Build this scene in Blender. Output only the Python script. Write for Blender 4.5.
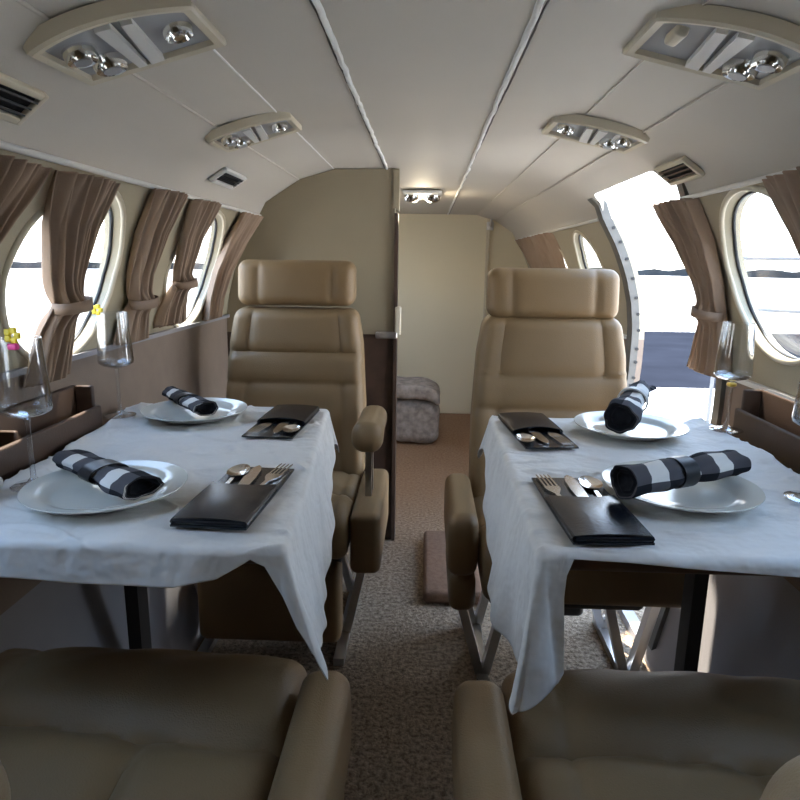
import bpy, math, random
import numpy as np
from mathutils import Matrix, Vector

for o in list(bpy.data.objects):
    bpy.data.objects.remove(o)
scn = bpy.context.scene
COL = scn.collection
PI = math.pi
random.seed(4)
RNG = np.random.RandomState(4)

# ------------------------------------------------------------------ camera
FPX = 640.0
CAM_H = 1.14
def make_camera():
    v = np.array([(427 - 400) / FPX, (400 - 262) / FPX, -1.0]); v /= np.linalg.norm(v)
    roll = math.radians(1.2)
    up = np.array([math.sin(roll), math.cos(roll), 0]); up -= v * up.dot(v); up /= np.linalg.norm(up)
    right = np.cross(v, up)
    R = np.stack([right, v, up], 1)          # cam = R @ world
    W = R.T
    cd = bpy.data.cameras.new('camera')
    cd.sensor_fit = 'HORIZONTAL'; cd.sensor_width = 36.0
    cd.lens = 36.0 * FPX / 800.0
    cd.clip_start = 0.02; cd.clip_end = 1000
    c = bpy.data.objects.new('camera', cd); COL.objects.link(c)
    M = Matrix([[*W[0], 0], [*W[1], 0], [*W[2], CAM_H], [0, 0, 0, 1]])
    c.matrix_world = M
    scn.camera = c
make_camera()

# ------------------------------------------------------------------ world, sun, exposure
SKY_L = 5.6
w = bpy.data.worlds.new('world'); scn.world = w; w.use_nodes = True
nt = w.node_tree; nt.nodes.clear()
tc = nt.nodes.new('ShaderNodeTexCoord'); sx = nt.nodes.new('ShaderNodeSeparateXYZ')
cr = nt.nodes.new('ShaderNodeValToRGB'); bg = nt.nodes.new('ShaderNodeBackground'); wo = nt.nodes.new('ShaderNodeOutputWorld')
nt.links.new(tc.outputs['Generated'], sx.inputs[0]); nt.links.new(sx.outputs['Z'], cr.inputs[0])
cr.color_ramp.elements[0].position = 0.0; cr.color_ramp.elements[0].color = (1.0, 0.95, 0.87, 1)
cr.color_ramp.elements[1].position = 0.75; cr.color_ramp.elements[1].color = (0.42, 0.64, 1.0, 1)
e = cr.color_ramp.elements.new(0.2); e.color = (0.72, 0.84, 1.0, 1)
nt.links.new(cr.outputs[0], bg.inputs[0]); bg.inputs[1].default_value = SKY_L
nt.links.new(bg.outputs[0], wo.inputs[0])

sl = bpy.data.lights.new('sun', 'SUN'); sl.energy = 22; sl.angle = 0.02; sl.color = (1, .91, .77)
so = bpy.data.objects.new('sun', sl); COL.objects.link(so)
so.rotation_euler = Vector((.02, -.55, -1.35)).to_track_quat('-Z', 'Y').to_euler()

vs = scn.view_settings
scn.display_settings.display_device = 'sRGB'
vs.view_transform = 'Standard'; vs.look = 'None'; vs.gamma = 1; vs.use_curve_mapping = False
vs.exposure = 0.55

# ------------------------------------------------------------------ materials
def new_mat(name):
    m = bpy.data.materials.new(name); m.use_nodes = True
    nt = m.node_tree; b = nt.nodes['Principled BSDF']
    return m, nt, b

def mat(name, col, rough=.5, metal=0., bump=0., scale=200., var=0., vscale=8., spec=.5, detail=2., coords='Object', dist=.003):
    m, nt, b = new_mat(name)
    b.inputs['Base Color'].default_value = (*col, 1)
    b.inputs['Roughness'].default_value = rough; b.inputs['Metallic'].default_value = metal
    b.inputs['Specular IOR Level'].default_value = spec
    tc = nt.nodes.new('ShaderNodeTexCoord')
    if var:
        n = nt.nodes.new('ShaderNodeTexNoise'); n.inputs['Scale'].default_value = vscale; n.inputs['Detail'].default_value = 4
        nt.links.new(tc.outputs[coords], n.inputs['Vector'])
        r = nt.nodes.new('ShaderNodeValToRGB')
        r.color_ramp.elements[0].position = .3; r.color_ramp.elements[1].position = .7
        r.color_ramp.elements[0].color = (*[c * (1 - var) for c in col], 1)
        r.color_ramp.elements[1].color = (*[min(1, c * (1 + var)) for c in col], 1)
        nt.links.new(n.outputs[0], r.inputs[0]); nt.links.new(r.outputs[0], b.inputs['Base Color'])
    if bump:
        n2 = nt.nodes.new('ShaderNodeTexNoise'); n2.inputs['Scale'].default_value = scale; n2.inputs['Detail'].default_value = detail
        nt.links.new(tc.outputs[coords], n2.inputs['Vector'])
        bp = nt.nodes.new('ShaderNodeBump'); bp.inputs['Strength'].default_value = bump; bp.inputs['Distance'].default_value = dist
        nt.links.new(n2.outputs[0], bp.inputs['Height']); nt.links.new(bp.outputs[0], b.inputs['Normal'])
    return m

def mat_glass(name, tint=(1, 1, 1), power=3.0, base=.04, rough=.0):
    m, nt, b = new_mat(name)
    nt.nodes.remove(b)
    out = nt.nodes['Material Output']
    tr = nt.nodes.new('ShaderNodeBsdfTransparent'); tr.inputs[0].default_value = (*tint, 1)
    gl = nt.nodes.new('ShaderNodeBsdfGlossy'); gl.inputs['Roughness'].default_value = rough
    lw = nt.nodes.new('ShaderNodeLayerWeight'); lw.inputs[0].default_value = .5
    pw = nt.nodes.new('ShaderNodeMath'); pw.operation = 'POWER'; pw.inputs[1].default_value = power
    ad = nt.nodes.new('ShaderNodeMath'); ad.operation = 'ADD'; ad.inputs[1].default_value = base; ad.use_clamp = True
    mx = nt.nodes.new('ShaderNodeMixShader')
    nt.links.new(lw.outputs['Facing'], pw.inputs[0]); nt.links.new(pw.outputs[0], ad.inputs[0]); nt.links.new(ad.outputs[0], mx.inputs[0])
    nt.links.new(tr.outputs[0], mx.inputs[1]); nt.links.new(gl.outputs[0], mx.inputs[2]); nt.links.new(mx.outputs[0], out.inputs[0])
    return m

def mat_check(name, n_u, n_v):
    """black / grey / white buffalo check in UV space"""
    m, nt, b = new_mat(name)
    tc = nt.nodes.new('ShaderNodeTexCoord'); sp = nt.nodes.new('ShaderNodeSeparateXYZ')
    nt.links.new(tc.outputs['UV'], sp.inputs[0])
    def wave(sock, n):
        a = nt.nodes.new('ShaderNodeMath'); a.operation = 'MULTIPLY'; a.inputs[1].default_value = n
        f = nt.nodes.new('ShaderNodeMath'); f.operation = 'FRACT'
        g = nt.nodes.new('ShaderNodeMath'); g.operation = 'GREATER_THAN'; g.inputs[1].default_value = .5
        nt.links.new(sock, a.inputs[0]); nt.links.new(a.outputs[0], f.inputs[0]); nt.links.new(f.outputs[0], g.inputs[0])
        return g.outputs[0]
    s = nt.nodes.new('ShaderNodeMath'); s.operation = 'ADD'
    nt.links.new(wave(sp.outputs['X'], n_u), s.inputs[0]); nt.links.new(wave(sp.outputs['Y'], n_v), s.inputs[1])
    h = nt.nodes.new('ShaderNodeMath'); h.operation = 'MULTIPLY'; h.inputs[1].default_value = .5
    nt.links.new(s.outputs[0], h.inputs[0])
    r = nt.nodes.new('ShaderNodeValToRGB'); r.color_ramp.interpolation = 'CONSTANT'
    r.color_ramp.elements[0].color = (.012, .012, .015, 1)
    r.color_ramp.elements[1].position = .75; r.color_ramp.elements[1].color = (.72, .69, .64, 1)
    e = r.color_ramp.elements.new(.25); e.color = (.085, .08, .085, 1)
    nt.links.new(h.outputs[0], r.inputs[0]); nt.links.new(r.outputs[0], b.inputs['Base Color'])
    b.inputs['Roughness'].default_value = .9; b.inputs['Specular IOR Level'].default_value = .2
    return m

def mat_carpet():
    m, nt, b = new_mat('carpet')
    tc = nt.nodes.new('ShaderNodeTexCoord')
    n = nt.nodes.new('ShaderNodeTexNoise'); n.inputs['Scale'].default_value = 75; n.inputs['Detail'].default_value = 5; n.inputs['Roughness'].default_value = .7
    nt.links.new(tc.outputs['Object'], n.inputs['Vector'])
    r1 = nt.nodes.new('ShaderNodeValToRGB'); r2 = nt.nodes.new('ShaderNodeValToRGB')
    for r, a, c in ((r1, (.105, .074, .05), (.46, .36, .265)), (r2, (.24, .14, .08), (.42, .255, .15))):
        r.color_ramp.elements[0].position = .34; r.color_ramp.elements[1].position = .66
        r.color_ramp.elements[0].color = (*a, 1); r.color_ramp.elements[1].color = (*c, 1)
        nt.links.new(n.outputs[0], r.inputs[0])
    sp = nt.nodes.new('ShaderNodeSeparateXYZ'); nt.links.new(tc.outputs['Object'], sp.inputs[0])
    mr = nt.nodes.new('ShaderNodeMapRange'); mr.inputs[1].default_value = 2.0; mr.inputs[2].default_value = 3.1  # orange carpet tone aft, with the warmer rear light mixed into the colour
    nt.links.new(sp.outputs['Y'], mr.inputs[0])
    mx = nt.nodes.new('ShaderNodeMixRGB')
    nt.links.new(mr.outputs[0], mx.inputs[0]); nt.links.new(r1.outputs[0], mx.inputs[1]); nt.links.new(r2.outputs[0], mx.inputs[2])
    nt.links.new(mx.outputs[0], b.inputs['Base Color'])
    b.inputs['Roughness'].default_value = 1; b.inputs['Specular IOR Level'].default_value = .1
    bp = nt.nodes.new('ShaderNodeBump'); bp.inputs['Strength'].default_value = .9; bp.inputs['Distance'].default_value = .012
    nt.links.new(n.outputs[0], bp.inputs['Height']); nt.links.new(bp.outputs[0], b.inputs['Normal'])
    return m

def mat_ground():
    m, nt, b = new_mat('apron_ground')
    tc = nt.nodes.new('ShaderNodeTexCoord')
    n = nt.nodes.new('ShaderNodeTexNoise'); n.inputs['Scale'].default_value = .4; n.inputs['Detail'].default_value = 6
    nt.links.new(tc.outputs['Object'], n.inputs['Vector'])
    r = nt.nodes.new('ShaderNodeValToRGB')
    r.color_ramp.elements[0].position = .3; r.color_ramp.elements[1].position = .7
    r.color_ramp.elements[0].color = (.36, .36, .36, 1); r.color_ramp.elements[1].color = (.45, .44, .42, 1)
    nt.links.new(n.outputs[0], r.inputs[0]); nt.links.new(r.outputs[0], b.inputs['Base Color'])
    b.inputs['Roughness'].default_value = .95
    return m

M = {}
M['leather'] = mat('tan_leather', (.252, .164, .081), .48, spec=.35, bump=.25, scale=420, var=.07, vscale=5)
M['pale_leather'] = mat('pale_beige_leather', (.34, .255, .155), .45, bump=.25, scale=420)
M['leather_seam'] = mat('tan_piping', (.20, .145, .09), .5)
M['ceiling'] = mat('headliner_vinyl', (.56, .51, .44), .62, bump=.06, scale=300, var=.025, vscale=3)
M['welt'] = mat('white_welt', (.82, .80, .76), .5, bump=.4, scale=90)
M['cream'] = mat('cream_wall_vinyl', (.40, .345, .24), .5, bump=.08, scale=250, var=.03, vscale=4)
M['mauve'] = mat('mauve_side_fabric', (.25, .188, .145), .85, bump=.3, scale=350, var=.08, vscale=12)
M['grey_panel'] = mat('grey_lower_vinyl', (.30, .285, .29), .6, bump=.1, scale=200, var=.04)
M['bulkhead'] = mat('beige_bulkhead_vinyl', (.29, .24, .16), .55, bump=.1, scale=250, var=.04, vscale=4)
M['cream_door'] = mat('cream_lavatory_panel', (.74, .66, .48), .5, var=.03, vscale=2)
M['dark_wood'] = mat('dark_wood', (.055, .032, .022), .4, var=.3, vscale=15)
M['plastic_cream'] = mat('cream_plastic', (.60, .53, .40), .4, var=.03)
M['plastic_white'] = mat('white_plastic', (.68, .66, .62), .35)
M['jamb'] = mat('grey_beige_jamb', (.125, .118, .105), .6, var=.15, vscale=25)
M['console_grey'] = mat('grey_console_backing', (.34, .34, .34), .45)
M['chrome'] = mat('chrome', (.75, .75, .74), .12, 1)
M['steel'] = mat('brushed_steel', (.62, .62, .63), .28, 1)
M['cutlery'] = mat('polished_cutlery', (.78, .76, .73), .16, 1)
M['black'] = mat('black_plastic', (.012, .012, .013), .5)
M['dark_base'] = mat('dark_seat_base', (.035, .028, .023), .6)
M['curtain'] = mat('taupe_curtain', (.33, .235, .168), .85, bump=.2, scale=500, var=.06, vscale=20, spec=.2)
M['tie'] = mat('taupe_tieback', (.30, .21, .15), .85, spec=.2)
M['cloth'] = mat('white_tablecloth', (.70, .675, .635), .62, bump=.7, scale=13, spec=.35, detail=3, dist=.024)
M['china'] = mat('white_china', (.66, .65, .58), .12)
M['black_leather'] = mat('black_leather', (.006, .008, .013), .22, bump=.15, scale=260)
M['black_ring'] = mat('black_leather_ring', (.012, .012, .014), .4)
M['white_ring'] = mat('pale_ring', (.55, .53, .50), .4)
M['check'] = mat_check('buffalo_check', 3.5, 2)
M['glass'] = mat_glass('clear_drinking_glass', (.95, .965, .98), 1.9, .05)
M['pane'] = mat_glass('clear_window_pane', (.93, .95, .97), 4, .02)
M['box_brown'] = mat('brown_storage_leather', (.075, .043, .027), .5, bump=.2, scale=300, var=.1)
M['plush'] = mat('grey_plush', (.30, .255, .225), 1, bump=.9, scale=120, var=.3, vscale=30, spec=.1)
M['mat_brown'] = mat('brown_carpet_pad', (.19, .115, .078), 1, bump=.6, scale=300, var=.15, vscale=60, spec=.1)
M['yellow'] = mat('yellow_charm', (.72, .55, .02), .4)
M['pink'] = mat('pink_charm', (.65, .03, .22), .4)
M['gold'] = mat('gold_charm', (.75, .48, .08), .3, .6)
M['brown_vent'] = mat('brown_vent', (.17, .11, .08), .5)
M['carpet'] = mat_carpet()
M['ground'] = mat_ground()
M['shaded_asphalt'] = mat('blue_grey_shaded_asphalt', (.012, .014, .020), 1, var=.15, vscale=.8, spec=0)  # asphalt strip; the shade lying over it is put into this near-black colour
M['treeline'] = mat('dark_far_treeline', (.012, .016, .02), 1, var=.4, vscale=.2)
M['rail_grey'] = mat('grey_painted_rail', (.12, .12, .12), .6)
M['wood_top'] = mat('brown_table_laminate', (.10, .055, .035), .4, var=.2, vscale=20)
M['skin_white'] = mat('white_fuselage_paint', (.6, .6, .6), .4)

# ------------------------------------------------------------------ mesh helpers
class MB:
    def __init__(s): s.v = []; s.f = []; s.uv = []; s.n = 0; s.has_uv = False
    def add(s, V, F, UV=None):
        V = np.asarray(V, float); s.v.append(V)
        for f in F: s.f.append(tuple(i + s.n for i in f))
        s.uv.append(np.zeros((len(V), 2)) if UV is None else np.asarray(UV, float))
        if UV is not None: s.has_uv = True
        s.n += len(V); return s
    def grid(s, P, cu=False, cv=False, flip=False, uv=False):
        n, m = P.shape[:2]
        F = []
        for i in range(n if cu else n - 1):
            for j in range(m if cv else m - 1):
                a = i * m + j; b = ((i + 1) % n) * m + j; c = ((i + 1) % n) * m + (j + 1) % m; d = i * m + (j + 1) % m
                F.append((a, d, c, b) if flip else (a, b, c, d))
        UV = None
        if uv:
            U, Vv = np.meshgrid(np.linspace(0, 1, n), np.linspace(0, 1, m), indexing='ij'); UV = np.stack([U.ravel(), Vv.ravel()], 1)
        return s.add(P.reshape(-1, 3), F, UV)
    def box(s, c, size, rot=None):
        c = np.array(c, float); h = np.array(size, float) / 2
        V = np.array([[x, y, z] for x in (-1, 1) for y in (-1, 1) for z in (-1, 1)], float) * h
        if rot is not None: V = V @ np.array(rot).T
        return s.add(V + c, [(0, 1, 3, 2), (4, 6, 7, 5), (0, 4, 5, 1), (2, 3, 7, 6), (0, 2, 6, 4), (1, 5, 7, 3)])
    def rbox(s, c, size, r=.01, n=(1, 1, 1), k=3, fn=None):
        """rounded box, n = interior divisions, fn(V) deforms in local space"""
        h = np.array(size, float) / 2; r = min(r, *(h * .999))
        ax = []
        for a in range(3):
            cs = [r * (1 - math.tan(PI / 4 * (1 - i / k))) for i in range(k)]
            lo = [-h[a] + x for x in cs]; mid = list(np.linspace(-h[a] + r, h[a] - r, n[a] + 1))
            hi = [-x for x in lo[::-1]]
            ax.append(np.array(lo + mid + hi))
        idx = {}; V = []; F = []
        def vid(p):
            key = tuple(np.round(p, 6))
            if key not in idx: idx[key] = len(V); V.append(p)
            return idx[key]
        for a in range(3):
            b, c2 = (a + 1) % 3, (a + 2) % 3
            for sgn in (-1, 1):
                ids = []
                for x in ax[b]:
                    row = []
                    for y in ax[c2]:
                        p = np.zeros(3); p[a] = sgn * h[a]; p[b] = x; p[c2] = y; row.append(vid(p))
                    ids.append(row)
                for i in range(len(ax[b]) - 1):
                    for j in range(len(ax[c2]) - 1):
                        q = (ids[i][j], ids[i + 1][j], ids[i + 1][j + 1], ids[i][j + 1])
                        F.append(q if sgn > 0 else q[::-1])
        V = np.array(V); q = np.clip(V, -(h - r), h - r); d = V - q; L = np.linalg.norm(d, axis=1, keepdims=True)
        V = q + d / L * r
        if fn is not None: V = fn(V)
        return s.add(V + np.array(c, float), F)
    def tube(s, pts, r, n=10, closed=False, cap=True, flat=1.0):
        P = np.array(pts, float); N = len(P)
        if np.isscalar(r): r = np.full(N, r)
        T = np.zeros_like(P)
        for i in range(N):
            if closed: T[i] = P[(i + 1) % N] - P[i - 1]
            else: T[i] = P[min(i + 1, N - 1)] - P[max(i - 1, 0)]
        T /= np.linalg.norm(T, axis=1, keepdims=True) + 1e-12
        up = np.array([0, 0, 1.]) if abs(T[0][2]) < .9 else np.array([1., 0, 0])
        G = np.zeros((N, n, 3))
        for i in range(N):
            x = np.cross(T[i], up); x /= np.linalg.norm(x); y = np.cross(x, T[i])
            up = y
            for j in range(n):
                a = 2 * PI * j / n; G[i, j] = P[i] + r[i] * (math.cos(a) * x + flat * math.sin(a) * y)
        s.grid(G, cu=closed, cv=True)
        if cap and not closed:
            b = s.n - N * n
            s.f.append(tuple(b + j for j in range(n))); s.f.append(tuple(b + (N - 1) * n + j for j in range(n))[::-1])
        return s
    def lathe(s, prof, n=32, c=(0, 0, 0)):
        G = np.array([[[r * math.cos(2 * PI * j / n), r * math.sin(2 * PI * j / n), z] for j in range(n)] for r, z in prof]) + np.array(c, float)
        return s.grid(G, cv=True, flip=True)
    def prism(s, poly, z0, z1):
        """poly in xy extruded in z"""
        n = len(poly); V = [(x, y, z0) for x, y in poly] + [(x, y, z1) for x, y in poly]
        F = [tuple(range(n))[::-1], tuple(range(n, 2 * n))] + [(i, (i + 1) % n, n + (i + 1) % n, n + i) for i in range(n)]
        return s.add(V, F)
    def xf(s, fn):
        s.v = [fn(v) for v in s.v]; return s
    def mesh(s, name):
        V = np.concatenate(s.v)
        me = bpy.data.meshes.new(name); me.from_pydata(V.tolist(), [], s.f)
        if s.has_uv:
            UV = np.concatenate(s.uv); l = me.uv_layers.new(name='UVMap')
            vi = np.zeros(len(me.loops), int); me.loops.foreach_get('vertex_index', vi)
            l.data.foreach_set('uv', UV[vi].ravel())
        me.validate(); me.update()
        return me

def rotz(a): c, s = math.cos(a), math.sin(a); return np.array([[c, -s, 0], [s, c, 0], [0, 0, 1]])
def roty(a): c, s = math.cos(a), math.sin(a); return np.array([[c, 0, s], [0, 1, 0], [-s, 0, c]])
def rotx(a): c, s = math.cos(a), math.sin(a); return np.array([[1, 0, 0], [0, c, -s], [0, s, c]])

def smooth_angle(me, ang=40):
    me.polygons.foreach_set('use_smooth', [True] * len(me.polygons))
    try: me.set_sharp_from_angle(angle=math.radians(ang))
    except Exception: pass

def obj(name, mb, m, parent=None, ang=40, loc=None, fix=False):
    me = mb.mesh(name) if isinstance(mb, MB) else mb
    if fix:
        import bmesh
        bm = bmesh.new(); bm.from_mesh(me); bmesh.ops.remove_doubles(bm, verts=bm.verts, dist=1e-5)
        bmesh.ops.recalc_face_normals(bm, faces=bm.faces); bm.to_mesh(me); bm.free()
    smooth_angle(me, ang)
    o = bpy.data.objects.new(name, me); COL.objects.link(o)
    if m is not None: me.materials.append(m)
    if parent is not None: o.parent = parent
    if loc is not None: o.location = loc
    return o

def rebase(o):
    """move a top-level mesh's origin to the middle of its underside"""
    me = o.data; n = len(me.vertices); a = np.zeros(n * 3); me.vertices.foreach_get('co', a); a = a.reshape(-1, 3)
    c = np.array([(a[:, 0].min() + a[:, 0].max()) / 2, (a[:, 1].min() + a[:, 1].max()) / 2, a[:, 2].min()])
    me.vertices.foreach_set('co', (a - c).ravel()); me.update(); o.location = c
    return o

def tag(o, label, cat, group=None):
    o['label'] = label; o['category'] = cat
    if group: o['group'] = group
    return o
def thing(name, label, cat, loc=(0, 0, 0), rz=0, group=None):
    o = bpy.data.objects.new(name, None); COL.objects.link(o); o.location = loc; o.rotation_euler = (0, 0, rz)
    o.empty_display_size = .1
    return tag(o, label, cat, group)
def struct(name, mb, m, ang=40, fix=False):
    o = obj(name, mb, m, None, ang, fix=fix); o['kind'] = 'structure'; return o
def dup(root, loc=None, rz=None, label=None, group=None):
    r = root.copy(); COL.objects.link(r)
    if loc is not None: r.location = loc
    if rz is not None: r.rotation_euler = (0, 0, rz)
    if label: r['label'] = label
    if group: r['group'] = group
    for ch in list(root.children):
        c = ch.copy(); COL.objects.link(c); c.parent = r
        for g in list(ch.children):
            d = g.copy(); COL.objects.link(d); d.parent = c
    return r
def solid(o, t, offset=-1):
    md = o.modifiers.new('thickness', 'SOLIDIFY'); md.thickness = t; md.offset = offset
    return o
def boolean(o, cutters):
    for c in cutters:
        md = o.modifiers.new('cut', 'BOOLEAN'); md.operation = 'DIFFERENCE'; md.solver = 'EXACT'; md.object = c
    dg = bpy.context.evaluated_depsgraph_get(); dg.update()
    me = bpy.data.meshes.new_from_object(o.evaluated_get(dg))
    o.modifiers.clear(); old = o.data; o.data = me; me.name = old.name
    smooth_angle(me, 30)

# ------------------------------------------------------------------ room shell
WZ = [0, .15, .35, .55, .75, .90, 1.0, 1.1, 1.2, 1.30]
WX = [.665, .695, .740, .772, .785, .785, .772, .745, .703, .645]
def xw(z): return float(np.interp(z, WZ, WX))
CX = [0, .15, .35, .485, .615, .645]
CZ = [1.48, 1.48, 1.477, 1.438, 1.355, 1.30]
def zc(x): return float(np.interp(abs(x), CX, CZ))
Y0, Y1 = -1.0, 4.82
TH = .038

def extrude_profile(inner, outer, ys):
    """closed solid from inner/outer polylines of (x,z) swept along ys"""
    prof = list(inner) + list(outer)[::-1]; n = len(prof)
    G = np.array([[[x, y, z] for x, z in prof] for y in ys])
    mb = MB(); mb.grid(G, cv=True)
    k = len(inner)
    for row in (0, len(ys) - 1):
        b = row * n
        for i in range(k - 1):
            q = (b + i, b + i + 1, b + n - 2 - i, b + n - 1 - i)
            mb.f.append(q if row else q[::-1])
    return mb

def wall_piece(name, side, z0, z1, m, nz=8, inset=0.):
    zs = np.linspace(z0, z1, nz)
    inner = [(side * (xw(z) - inset), z) for z in zs]; outer = [(side * (xw(z) + TH), z) for z in zs]
    return struct(name, extrude_profile(inner, outer, np.linspace(Y0, Y1, 12)), m, 30, fix=True)

SILL = {-1: .925, 1: .865}
walls = {}
for side, sn in ((-1, 'left'), (1, 'right')):
    walls[sn] = [wall_piece('wall_' + sn, side, SILL[side], 1.30, M['cream']),
                 wall_piece('wall_' + sn + '_middle', side, .50, SILL[side], M['mauve'], 5),
                 wall_piece('wall_' + sn + '_lower', side, 0, .50, M['grey_panel'], 6)]

ci = [(x, z) for x, z in zip(CX, CZ)]
xs = sorted(set([round(v, 4) for v in list(np.linspace(0, .615, 14)) + CX]))
inner = [(-x, zc(x)) for x in xs[::-1]] + [(x, zc(x)) for x in xs[1:]]
outer = [(x * 1.12, z + TH) for x, z in inner]
ceiling = struct('ceiling', extrude_profile(inner, outer, np.linspace(Y0, Y1, 12)), M['ceiling'], 30, fix=True)

mb = MB(); mb.box((0, (Y0 + Y1) / 2, -.04), (1.56, Y1 - Y0 + .1, .08)); struct('floor', mb, M['carpet'])

# window and door openings
WIN = [(-1, 1.318, 1.105), (-1, 2.04, 1.105), (-1, .63, 1.105),
       (1, 1.41, 1.118), (1, .67, 1.118), (1, 2.95, 1.10), (1, 3.62, 1.10), (-1, 3.0, 1.10), (-1, 3.7, 1.10), (-1, 4.35, 1.10)]  # aft windows hidden by partition and curtain are added to brighten the rear
WR = .200
cut = {-1: [], 1: []}
def ring_pts(side, y, z, r, off, n=48, squash=.87):
    """points of a circle lying on the wall surface; off = distance outward from wall"""
    out = []
    for i in range(n):
        a = 2 * PI * i / n
        zz = z + r * squash * math.sin(a)
        out.append((side * (xw(zz) + off), y + r * math.cos(a), zz))
    return out
for side, y, z in WIN:
    P = np.array([ring_pts(side, y, z, WR, -.1), ring_pts(side, y, z, WR, .2)])
    mbc = MB(); mbc.grid(P, cv=True); n = P.shape[1]
    mbc.f.append(tuple(range(n))); mbc.f.append(tuple(range(n, 2 * n))[::-1])
    c = obj('cutter', mbc, None, fix=True); cut[side].append(c)
# entry door: tall opening in the right wall, cut up into the headliner
DY0, DY1 = 1.70, 2.44
mbc = MB(); mbc.rbox((1.0, (DY0 + DY1) / 2, .82), (.845, DY1 - DY0, 1.6), .10, k=5)
def door_fn(V):
    return V
c = obj('cutter', mbc, None, fix=True); cut[1].append(c); door_cut = c
bpy.context.view_layer.update()
for sn, side in (('left', -1), ('right', 1)):
    boolean(walls[sn][0], cut[side])
boolean(walls['right'][1], [door_cut]); boolean(walls['right'][2], [door_cut]); boolean(ceiling, [door_cut])
for side in cut:
    for c in cut[side]:
        bpy.data.objects.remove(c)

for i, (side, y, z) in enumerate(WIN):
    mb = MB(); mb.tube(ring_pts(side, y, z, WR + .006, -.001), .007, 8, closed=True, flat=1)
    f = struct('window_%d' % (i + 1), mb, M['plastic_cream'], 60)
    rp = np.array(ring_pts(side, y, z, WR + .002, .024)); ri = np.array(ring_pts(side, y, z, WR + .002, .028))
    mb = MB(); G = np.stack([rp, ri]); mb.grid(G, cv=True); n = len(rp)
    mb.f.append(tuple(range(n))); mb.f.append(tuple(range(n, 2 * n))[::-1])
    obj('pane', mb, M['pane'], f, 30, fix=True)
    mb = MB(); mb.tube(ring_pts(side, y, z, WR - .001, .021), .004, 6, closed=True)
    obj('seal', mb, M['black'], f, 60)

# front bulkhead, rear wall
mb = MB()
mb.box((0, Y0 - .03, .75), (1.86, .06, 1.6))
struct('wall_front', mb, M['bulkhead'])
mb = MB(); mb.box((0, Y1 + .03, .75), (1.7, .06, 1.62)); struct('wall_back', mb, M['cream_door'])
mb = MB(); mb.box((.437, Y1 - .012, .74), (.022, .022, 1.46)); struct('trim_1', mb, M['plastic_cream'])

# partition behind the left rear seat
PY = 2.50
def part_poly(z0, z1, x_in):
    zs = np.linspace(z0, z1, 12)
    pts = [(-xw(z) + .002, z) for z in zs]
    return pts
top = [(-xw(z) + .002, z) for z in np.linspace(.86, 1.30, 10)] + [(-x, zc(x) - .002) for x in (.645, .615, .55, .485, .42, .35, .25, .15, .125)] + [(-.125, .86)]
mb = MB(); mb.prism([(x, z) for x, z in top], 0, .05)
mb.xf(lambda V: np.stack([V[:, 0], PY + V[:, 2], V[:, 1]], 1))
part = struct('wall_partition', mb, M['bulkhead'], fix=True)
low = [(-xw(z) + .002, z) for z in np.linspace(.86, 0.001, 10)] + [(-.125, 0.001), (-.125, .86)]
mb = MB(); mb.prism(low, 0, .05); mb.xf(lambda V: np.stack([V[:, 0], PY + V[:, 2], V[:, 1]], 1))
struct('wall_partition_lower', mb, M['dark_wood'], fix=True)
mb = MB(); mb.box((-.118, PY + .02, .66), (.013, .075, 1.315)); struct('trim_2', mb, M['dark_wood'])
mb = MB(); mb.box((-.124, PY - .006, 1.405), (.012, .012, .14)); mb.box((-.115, PY + .02, 1.40), (.012, .06, .15)); struct('trim_3', mb, M['bulkhead'])

# headliner welts and seams
def ceil_line(x, r, wob, y0=Y0 + .02, y1=Y1 - .02, n=240, seed=0):
    rs = np.random.RandomState(seed); ys = np.linspace(y0, y1, n); w = rs.randn(n) * wob
    w = np.convolve(w, np.ones(3) / 3, 'same')
    drift = np.sin(ys * 2.1 + seed) * wob * 1.2
    return [(x + w[i] + drift[i], ys[i], zc(x) - r * .35 + abs(rs.randn()) * wob * .2) for i in range(n)]
mb = MB(); mb.tube(ceil_line(-.155, .0055, .0016, y1=PY - .003, seed=1), .0055, 6); struct('trim_4', mb, M['welt'], 60)
mb = MB(); mb.tube(ceil_line(.145, .0055, .0016, seed=2), .0055, 6); struct('trim_5', mb, M['welt'], 60)
mb = MB(); mb.tube(ceil_line(-.163, .003, .0008, y1=PY - .003, seed=5), .0018, 6); struct('trim_6', mb, M['dark_wood'], 60)
mb = MB(); mb.tube(ceil_line(.152, .002, .0008, seed=6), .002, 6); struct('trim_7', mb, M['dark_wood'], 60)
mb = MB(); mb.tube(ceil_line(-.355, .0022, .0006, y1=PY - .003, seed=3), .0022, 6); struct('trim_8', mb, M['welt'], 60)
mb = MB(); mb.tube(ceil_line(.355, .0022, .0006, seed=4), .0022, 6); struct('trim_9', mb, M['ceiling'], 60)
mb = MB(); mb.tube(ceil_line(-.487, .003, .0003, y1=PY - .003, seed=3), .003, 6); struct('trim_10', mb, M['ceiling'], 60)
mb = MB(); mb.tube(ceil_line(.487, .003, .0003, seed=4), .003, 6); struct('trim_11', mb, M['ceiling'], 60)
# curtain rails and window sills along the walls
for side, k in ((-1, 12), (1, 14)):
    segs = [(Y0 + .05, PY - .01)] if side < 0 else [(Y0 + .05, DY0 - .01), (DY1 + .06, Y1 - .02)]
    mb = MB()
    for a, b in segs: mb.tube([(side * .634, a, 1.302), (side * .634, b, 1.302)], .006, 8)
    struct('trim_%d' % k, mb, M['plastic_white'], 60)
    mb = MB()
    for a, b in segs:
        mb.box((side * (xw(SILL[side]) - .004), (a + b) / 2, SILL[side]), (.02, b - a, .012))
    struct('trim_%d' % (k + 1), mb, M['plastic_white'] if side > 0 else M['grey_panel'])

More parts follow.
